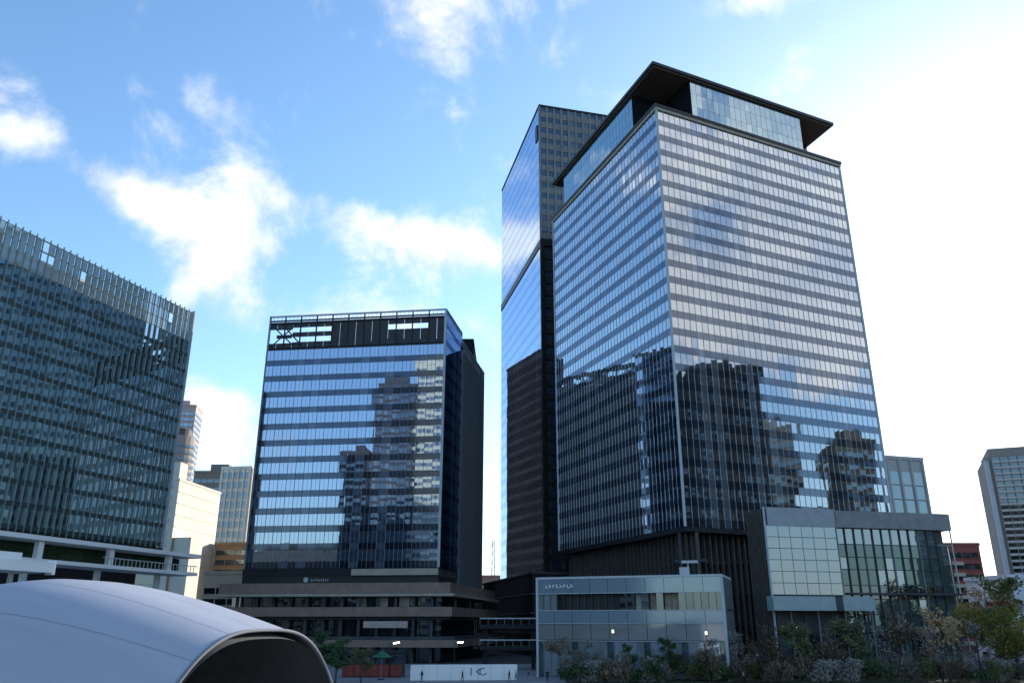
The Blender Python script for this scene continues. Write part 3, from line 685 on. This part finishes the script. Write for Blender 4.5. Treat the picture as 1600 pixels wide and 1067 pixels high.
# flat white station canopies at the far left
t = thing('flat_canopy', 'flat white canopy roof with dark lettering on its fascia', 'canopy', -56, 84)
c0 = (-50.5, 92.0); v = azv(200) * 34; FCN = Face(t, (c0[0] + v.x, c0[1] + v.y), c0)
q = MB(); q.box(FCN, 0, FCN.len, -5, 0, 13.3, 14.4); q.build('fascia', WHITE, t)
q = MB(); q.box(FCN, FCN.len - 14, FCN.len - 3.5, -5, -.8, 14.45, 15.2); q.build('upper_fascia', WHITE, t)
q = MB(); q.box(FCN, FCN.len - .1, FCN.len + .22, -1, .08, 13.1, 14.6); q.build('end_plate', mat('bright_end_plate', (.85, .86, .86), .35, .02), t)
for k in range(7):
    q = MB(); a = FCN.len - 11.6 + k * .62; q.box(FCN, a, a + .14, .0, .05, 13.6, 14.1); q.box(FCN, a + .15, a + .42, .0, .05, 13.65 + .14 * (k % 3), 13.8 + .14 * (k % 3)); q.build('fascia_letter', CHAR, t)
for k in range(3):
    q = MB(); a = FCN.len - 3 - k * 12; q.box(FCN, a - .2, a + .2, -2.7, -2.3, 0, 13.3); q.build('post', LGREY, t)
# footbridge between block and pavilion
t = thing('footbridge', 'dark footbridge with pale handrails beside the glass pavilion', 'footbridge', 0, 160)
FBR = Face(t, (-6, 160), (14, 160))
for z in (8.0, 4.2):
    q = MB(); q.box(FBR, 0, FBR.len, -4, 0, z - .8, z - .1); q.build('deck', DARK, t)
    q = MB(); q.box(FBR, 0, FBR.len, .0, .12, z + .9, z + 1.1); q.build('handrail', LGREY, t)
    for k in range(14):
        q = MB(); a = k * FBR.len / 13; q.box(FBR, a - .04, a + .04, .02, .1, z - .1, z + .9); q.build('baluster', GREY, t)
for a in (1, 10, 19):
    q = MB(); q.box(FBR, a - .4, a + .4, -2.4, -1.6, 0, 7.2); q.build('pier', DARK, t)
# white hoarding along the plaza
t = thing('white_hoarding', 'long low white hoarding with small dark symbols on the plaza', 'hoarding', -8, 131)
FH0 = Face(t, (-15.2, 130), (.8, 131.5))
for k in range(8):
    a = k * FH0.len / 8; q = MB(); q.box(FH0, a + .015, a + FH0.len / 8 - .015, -.08, 0, .05, 2.25); q.build('panel', WHITE, t)
mk = mat('hoarding_print', (.06, .07, .16), .6)
for kind, s_ in (('bar', 9.0), ('arrow', 10.0), ('ring', 10.9)):
    q = MB()
    if kind == 'bar': q.box(FH0, s_, s_ + .16, 0, .02, .7, 1.8)
    elif kind == 'arrow':
        q.bar(FH0(s_ - .1, .02, 1.25), FH0(s_ + .4, .02, 1.65), .08); q.bar(FH0(s_ - .1, .02, 1.25), FH0(s_ + .4, .02, .85), .08)
    else:
        for k in range(8):
            a, b = [R(60 + 35 * (k + j)) for j in (0, 1)]; q.bar(FH0(s_ + .5 * math.cos(a), .02, 1.25 + .5 * math.sin(a)), FH0(s_ + .5 * math.cos(b), .02, 1.25 + .5 * math.sin(b)), .07)
    q.build('printed_symbol', mk, t)
# kiosk row with red front and green parasol under the podium
t = thing('red_kiosk', 'dark kiosk with red panel front beside white hoarding', 'kiosk', -22, 140)
FK = Face(t, (-27, 138), (-17.5, 138))
q = MB(); q.box(FK, 0, FK.len, -4, -.15, 0, 3.6); q.build('body', CHAR, t)
for k in range(5):
    q = MB(); q.box(FK, k * FK.len / 5 + .06, (k + 1) * FK.len / 5 - .06, -.15, 0, .2, 1.9); q.build('red_panel', mat('kiosk_red', (.20, .035, .025), .6, .3), t)
    q = MB(); q.box(FK, k * FK.len / 5 + .06, (k + 1) * FK.len / 5 - .06, -.15, -.05, 2.0, 3.2); q.build('window', G_DARK, t)
q = MB(); q.box(FK, -.3, FK.len + .3, -4.3, .5, 3.6, 3.9); q.build('roof', DARK, t)
t = thing('green_parasol', 'green parasol with pointed canopy beside red kiosk', 'parasol', -20, 133)
q = MB(); q.bar((0, 0, 0), (0, 0, 4.3), .05, n=6); q.build('pole', GREY, t)
n = 8; q = MB()
for k in range(n):
    a, b = [2 * math.pi * (k + j) / n for j in (0, 1)]; q.face([(1.6 * math.cos(a), 1.6 * math.sin(a), 3.2), (1.6 * math.cos(b), 1.6 * math.sin(b), 3.2), (0, 0, 4.2)])
q.build('canopy', mat('parasol_green', (.02, .12, .06), .8), t)
q = MB(); q.prism([(.5 * math.cos(2 * math.pi * k / 8), .5 * math.sin(2 * math.pi * k / 8)) for k in range(8)], 0, .12); q.build('base', DARK, t)
# street lamps with lit heads
def lamp(label, x, y, h):
    t = thing('street_lamp', label, 'street lamp', x, y, group='lit lamps on the plaza')
    q = MB(); q.bar((0, 0, 0), (0, 0, h), .09, n=8, r2=.06); q.build('pole', DARK, t)
    q = MB(); q.bar((0, 0, h), (.9, -.2, h + .25), .05); q.build('arm', DARK, t)
    q = MB(); q.hexa([(.5, -.35, h + .1), (1.5, -.35, h + .2), (1.5, 0, h + .2), (.5, 0, h + .1)], [(.5, -.35, h + .3), (1.5, -.35, h + .42), (1.5, 0, h + .42), (.5, 0, h + .3)]); hd = q.build('lamp_head', GREY, t)
    q = MB(); q.hexa([(.52, -.38, h + .12), (1.48, -.38, h + .22), (1.48, -.36, h + .22), (.52, -.36, h + .12)], [(.52, -.38, h + .28), (1.48, -.38, h + .40), (1.48, -.36, h + .40), (.52, -.36, h + .28)]); q.build('lens', LAMPM, hd)
lamp('lit street lamp beside the green parasol', -19.5, 138, 4.9)
lamp('lit street lamp standing behind the white hoarding', -9.5, 142, 4.9)
lamp('lit street lamp in front of the annex louvres', 44.5, 137, 7.2)

# ------------------------------------------------------------------ trees and shrubs
def leaf_cloud(mb, c, r, n, size, rnd, mi=0, squash=.8):
    for _ in range(n):
        d = Vector((rnd.gauss(0, 1), rnd.gauss(0, 1), rnd.gauss(0, 1))).normalized() * r * rnd.random() ** .45; d.z *= squash
        p = c + d; x = Vector((rnd.gauss(0, 1), rnd.gauss(0, 1), rnd.gauss(0, 1))).normalized(); y = x.orthogonal().normalized(); s = size * rnd.uniform(.6, 1.3)
        mb.face([p - x * s, p + y * s * .5, p + x * s, p - y * s * .5], mi)
def tree_mesh(seed, h, spread, nleaf, size, bare=False, low=.25):
    rnd = random.Random(seed); tr = MB(); cr = MB(); top = Vector((rnd.uniform(-.3, .3), rnd.uniform(-.3, .3), h * .8))
    tr.bar((0, 0, 0), tuple(top * .5), h * .022, n=7, r2=h * .015); tr.bar(tuple(top * .5), tuple(top), h * .015, n=6, r2=h * .004)
    tips = []
    for k in range(13):
        f = rnd.uniform(low, .95); b = top * f; a = 2 * math.pi * (k * .381 + rnd.random() * .1); ln = spread * (1.15 - f * .6) * rnd.uniform(.6, 1.1)
        e = b + Vector((math.cos(a) * ln, math.sin(a) * ln, h * .14 * rnd.uniform(.5, 1.6))); tr.bar(tuple(b), tuple(e), h * .008, n=5, r2=h * .002); tips += [e, b.lerp(e, .6)]
        for j in range(3):
            e2 = b.lerp(e, rnd.uniform(.4, .9)); a2 = a + rnd.uniform(-1.2, 1.2); e3 = e2 + Vector((math.cos(a2), math.sin(a2), rnd.uniform(.2, 1.1))) * ln * .45
            tr.bar(tuple(e2), tuple(e3), h * .0035, n=4, r2=h * .001); tips.append(e3)
            if bare:
                for _ in range(4):
                    e4 = e3.lerp(e2, rnd.random() * .6); tr.bar(tuple(e4), tuple(e4 + Vector((rnd.gauss(0, .4), rnd.gauss(0, .4), rnd.uniform(.2, .8))) * h * .09), h * .002, n=3, r2=h * .0006)
    tips.append(top)
    for p in tips:
        if rnd.random() < .85: leaf_cloud(cr, p, spread * rnd.uniform(.22, .42), nleaf // len(tips), size, rnd)
    return tr, cr
BARK = mat('bark', (.06, .05, .042), .9, .3, 3)
LEAF = {'olive': mat('olive_leaves', (.09, .10, .035), .8, .5, .7), 'yellow': mat('yellow_green_leaves', (.20, .20, .045), .8, .45, .7), 'tan': mat('tan_leaves', (.34, .24, .13), .8, .4, .7),
        'brown': mat('brown_leaves', (.15, .115, .08), .85, .4, .7), 'green': mat('dark_green_leaves', (.045, .08, .03), .8, .5, .7), 'grey': mat('grey_twigs', (.2, .185, .165), .9, .3, .8)}
def grow(seed, h, spread, nleaf, size, kind, bare=False):
    tr, cr = tree_mesh(seed, h, spread, nleaf, size, bare); return tr.mesh('trunk', BARK), cr.mesh('crown', LEAF[kind])
KINDS = {'olive': [grow(1, 7, 2.3, 2600, .17, 'olive'), grow(2, 7, 2.0, 2200, .17, 'olive')], 'yellow': [grow(3, 6.5, 2.9, 3400, .17, 'yellow')], 'tan': [grow(4, 7.5, 2.1, 1300, .16, 'tan', True)],
         'brown': [grow(5, 6, 2.0, 1500, .15, 'brown', True), grow(6, 6.5, 1.9, 1300, .15, 'brown', True)], 'green': [grow(7, 7, 1.9, 3200, .17, 'green'), grow(8, 7, 1.6, 3000, .17, 'green')], 'grey': [grow(9, 7, 2.2, 900, .12, 'grey', True)]}
SIZE0 = {'olive': 7, 'yellow': 6.5, 'tan': 7.5, 'brown': 6, 'green': 7, 'grey': 7}
def tree(kind, x, y, h, label, var=0, wide=1.0, group=None, nm='park_tree'):
    t = thing(nm, label, 'tree', x, y, group=group); tr, cr = KINDS[kind][var % len(KINDS[kind])]; s = h / SIZE0[kind]
    t.scale = (s * wide, s * wide, s); t.rotation_euler = (0, 0, random.uniform(0, 6.28)); link('trunk', tr, t); link('crown', cr, t)
PT = [('brown', 7.5, 133, 5.6, 'thin brown tree by the left end of the pavilion'), ('brown', 11.2, 131.5, 5.0, 'bare brown tree second from the pavilion left end'), ('tan', 13.8, 127.5, 3.6, 'small rusty tan tree in front of pavilion glass'),
      ('green', 17.5, 129, 5.0, 'rounded dark evergreen in front of pavilion glass'), ('green', 23.2, 128, 6.2, 'tall narrow dark evergreen before the pavilion middle'), ('brown', 28.8, 127, 5.4, 'wide brown leafed tree at the pavilion right end'),
      ('grey', 34.5, 129, 6.0, 'grey leafless tree beside the pavilion corner post'), ('brown', 39.0, 131, 6.4, 'brown tree before the bronze louvre screens'), ('olive', 44.0, 132, 7.0, 'olive tree under the pale entrance canopy'),
      ('brown', 48.5, 131, 6.0, 'brown tree in front of the annex base columns'), ('olive', 52.5, 133, 7.6, 'tall olive tree in front of annex pale bay'), ('grey', 56.5, 130, 6.6, 'grey twiggy tree in front of annex entrance'),
      ('brown', 60.5, 132, 7.2, 'large brown tree before the annex dark front'), ('tan', 66.0, 131, 9.6, 'tall tan leafed tree before the annex'), ('grey', 63.2, 128, 6.4, 'grey bare tree beside the tall tan tree'),
      ('grey', 69.6, 129, 7.0, 'leafless tree between tan and yellow trees'), ('yellow', 73.5, 131, 8.6, 'broad yellow green tree on the park lawn'), ('olive', 77.8, 137, 9.0, 'olive tree behind the broad yellow tree'),
      ('tan', 82.0, 146, 13.0, 'orange brown tree near the red apartment building'), ('olive', 86.5, 148, 13.5, 'tall olive tree in front of red apartment building'), ('grey', 82.5, 133, 9.4, 'tall pale leafless tree beside white house'),
      ('olive', 90.0, 137, 9.0, 'dense olive tree in front of the white house'), ('green', 94.0, 132, 7.0, 'dark green tree below the white house windows'), ('brown', 86.5, 129, 5.6, 'low brown tree in front of the white house'),
      ('green', -24.5, 121, 6.4, 'leafy green tree beside the shell canopy arch'), ('green', -28.0, 128, 7.0, 'dark green tree half hidden by the shell canopy'), ('olive', -21.8, 126, 4.6, 'small olive tree beside the red kiosk')]
for i, (k, x, y, h, lb) in enumerate(PT):
    tree(k, x, y, h * (1.25 if x > 32 else 1.1), lb, i, 1.15 if k in ('yellow', 'brown') else .85 if 'narrow' in lb else 1.0)
def shrub_mesh(seed, n, kind):
    rnd = random.Random(seed); mb = MB()
    for _ in range(9): leaf_cloud(mb, Vector((rnd.uniform(-.9, .9), rnd.uniform(-.6, .6), rnd.uniform(.4, 1.0))), rnd.uniform(.35, .6), n // 9, .12, rnd)
    return mb.mesh('shrub', LEAF[kind])
SH = [shrub_mesh(31, 700, 'brown'), shrub_mesh(32, 800, 'green'), shrub_mesh(33, 700, 'olive'), shrub_mesh(34, 500, 'grey')]
SHL = ['low brown shrub in the planting strip along the lawn', 'low dark green shrub in the planting strip along the lawn', 'low olive shrub in the planting strip along the lawn', 'low grey twiggy shrub in the planting strip along the lawn']
rnd = random.Random(77)
for k in range(64):
    j = rnd.choice((0, 0, 1, 2, 3)); x = 9 + k * 1.45 + rnd.uniform(-.5, .5); o = link('shrub', SH[j], None, (x, 126.5 + rnd.uniform(-1.2, 3.0), 0)); tag(o, SHL[j], 'shrub', 'shrubs in the planting strip, ' + SHL[j].split()[1])
    s = rnd.uniform(1.3, 2.3); o.scale = (s, s, s * rnd.uniform(.9, 1.5)); o.rotation_euler = (0, 0, rnd.uniform(0, 6))

# ------------------------------------------------------------------ people on the plaza
SKIN = mat('skin', (.50, .33, .25), .6); HAIR = mat('black_hair', (.012, .010, .010), .6)
def person(label, x, y, face, top, legs, stride=.18, h=1.7):
    k = h / 1.7; V = []; E_ = []; Rr = []
    def v(p, r): V.append((p[0] * k, p[1] * k, p[2] * k)); Rr.append(r * k); return len(V) - 1
    pel = v((0, 0, .95), .135); wst = v((0, 0, 1.12), .125); ch = v((0, .01, 1.33), .155); nk = v((0, 0, 1.46), .055); hd = v((0, .015, 1.56), .088); tp = v((0, .01, 1.66), .07)
    E_ += [(pel, wst), (wst, ch), (ch, nk), (nk, hd), (hd, tp)]
    for s in (-1, 1):
        hp = v((s * .09, 0, .88), .09); kn = v((s * .10, s * stride * .6 + .03, .48), .062); an = v((s * .10, s * stride, .09), .042); to = v((s * .11, s * stride + .15, .035), .035); E_ += [(pel, hp), (hp, kn), (kn, an), (an, to)]
        sh = v((s * .19, 0, 1.39), .062); el = v((s * .25, -s * stride * .5, 1.12), .047); wr = v((s * .25, -s * stride + .08, .90), .034); ha = v((s * .24, -s * stride + .11, .80), .036); E_ += [(ch, sh), (sh, el), (el, wr), (wr, ha)]
    me = bpy.data.meshes.new('body_base'); me.from_pydata(V, E_, []); o = bpy.data.objects.new('person', me); COL.objects.link(o)
    sk = o.modifiers.new('skin', 'SKIN'); 
    for i, r in enumerate(Rr): me.skin_vertices[0].data[i].radius = (r, r)
    me.skin_vertices[0].data[0].use_root = True
    sb = o.modifiers.new('sub', 'SUBSURF'); sb.levels = sb.render_levels = 1
    bpy.context.view_layer.update(); ev = o.evaluated_get(bpy.context.evaluated_depsgraph_get()); nm = bpy.data.meshes.new_from_object(ev)
    o.modifiers.clear(); o.data = nm; nm.materials.clear()
    for m in (top, legs, SKIN, HAIR): nm.materials.append(m)
    for p in nm.polygons:
        c = p.center / k; p.use_smooth = True
        p.material_index = 3 if c.z > 1.6 or (c.z > 1.52 and c.y < 0) else 2 if c.z > 1.44 else 2 if (c.z < .86 and abs(c.x) > .205) else 0 if c.z > .92 else 1 if c.z > .1 else 3
    o.location = (x, y, .008 if x > 8.2 else .004); o.rotation_euler = (0, 0, R(face)); tag(o, label, 'person'); return o
cl = lambda n, c: mat('cloth_' + n, c, .9, .15, 3)
DK, NV, GRC, RDc, WHc, BGc = cl('black', (.015, .015, .018)), cl('navy', (.02, .03, .07)), cl('grey', (.18, .18, .19)), cl('red', (.25, .04, .04)), cl('white', (.6, .6, .6)), cl('beige', (.36, .29, .2))
person('person in black coat walking past the hoarding left end', -13.2, 127.5, 80, DK, DK)
person('person in navy jacket walking before the hoarding middle', -7.3, 127.8, -80, NV, DK)
person('person in black jacket at the hoarding right end', -.4, 128, 90, DK, NV, h=1.75)
person('person in grey coat beside the hoarding right end', .6, 128.6, 95, GRC, DK, h=1.65)
person('person in navy coat walking towards the pavilion', 2.4, 128.3, -90, NV, GRC)
person('person in black coat standing by the pavilion corner', 5.2, 127.6, 20, DK, DK, .03)
person('person in white top walking by the pavilion glass', 9.8, 126.2, 85, WHc, NV)
person('person in red jacket walking by the pavilion shrubs', 8.0, 127.0, -85, RDc, DK)
person('person in white jacket among the lawn shrubs', 20.3, 125.8, 70, WHc, GRC)
person('person in beige coat strolling on the lawn edge', 33.4, 125.6, -75, BGc, DK)
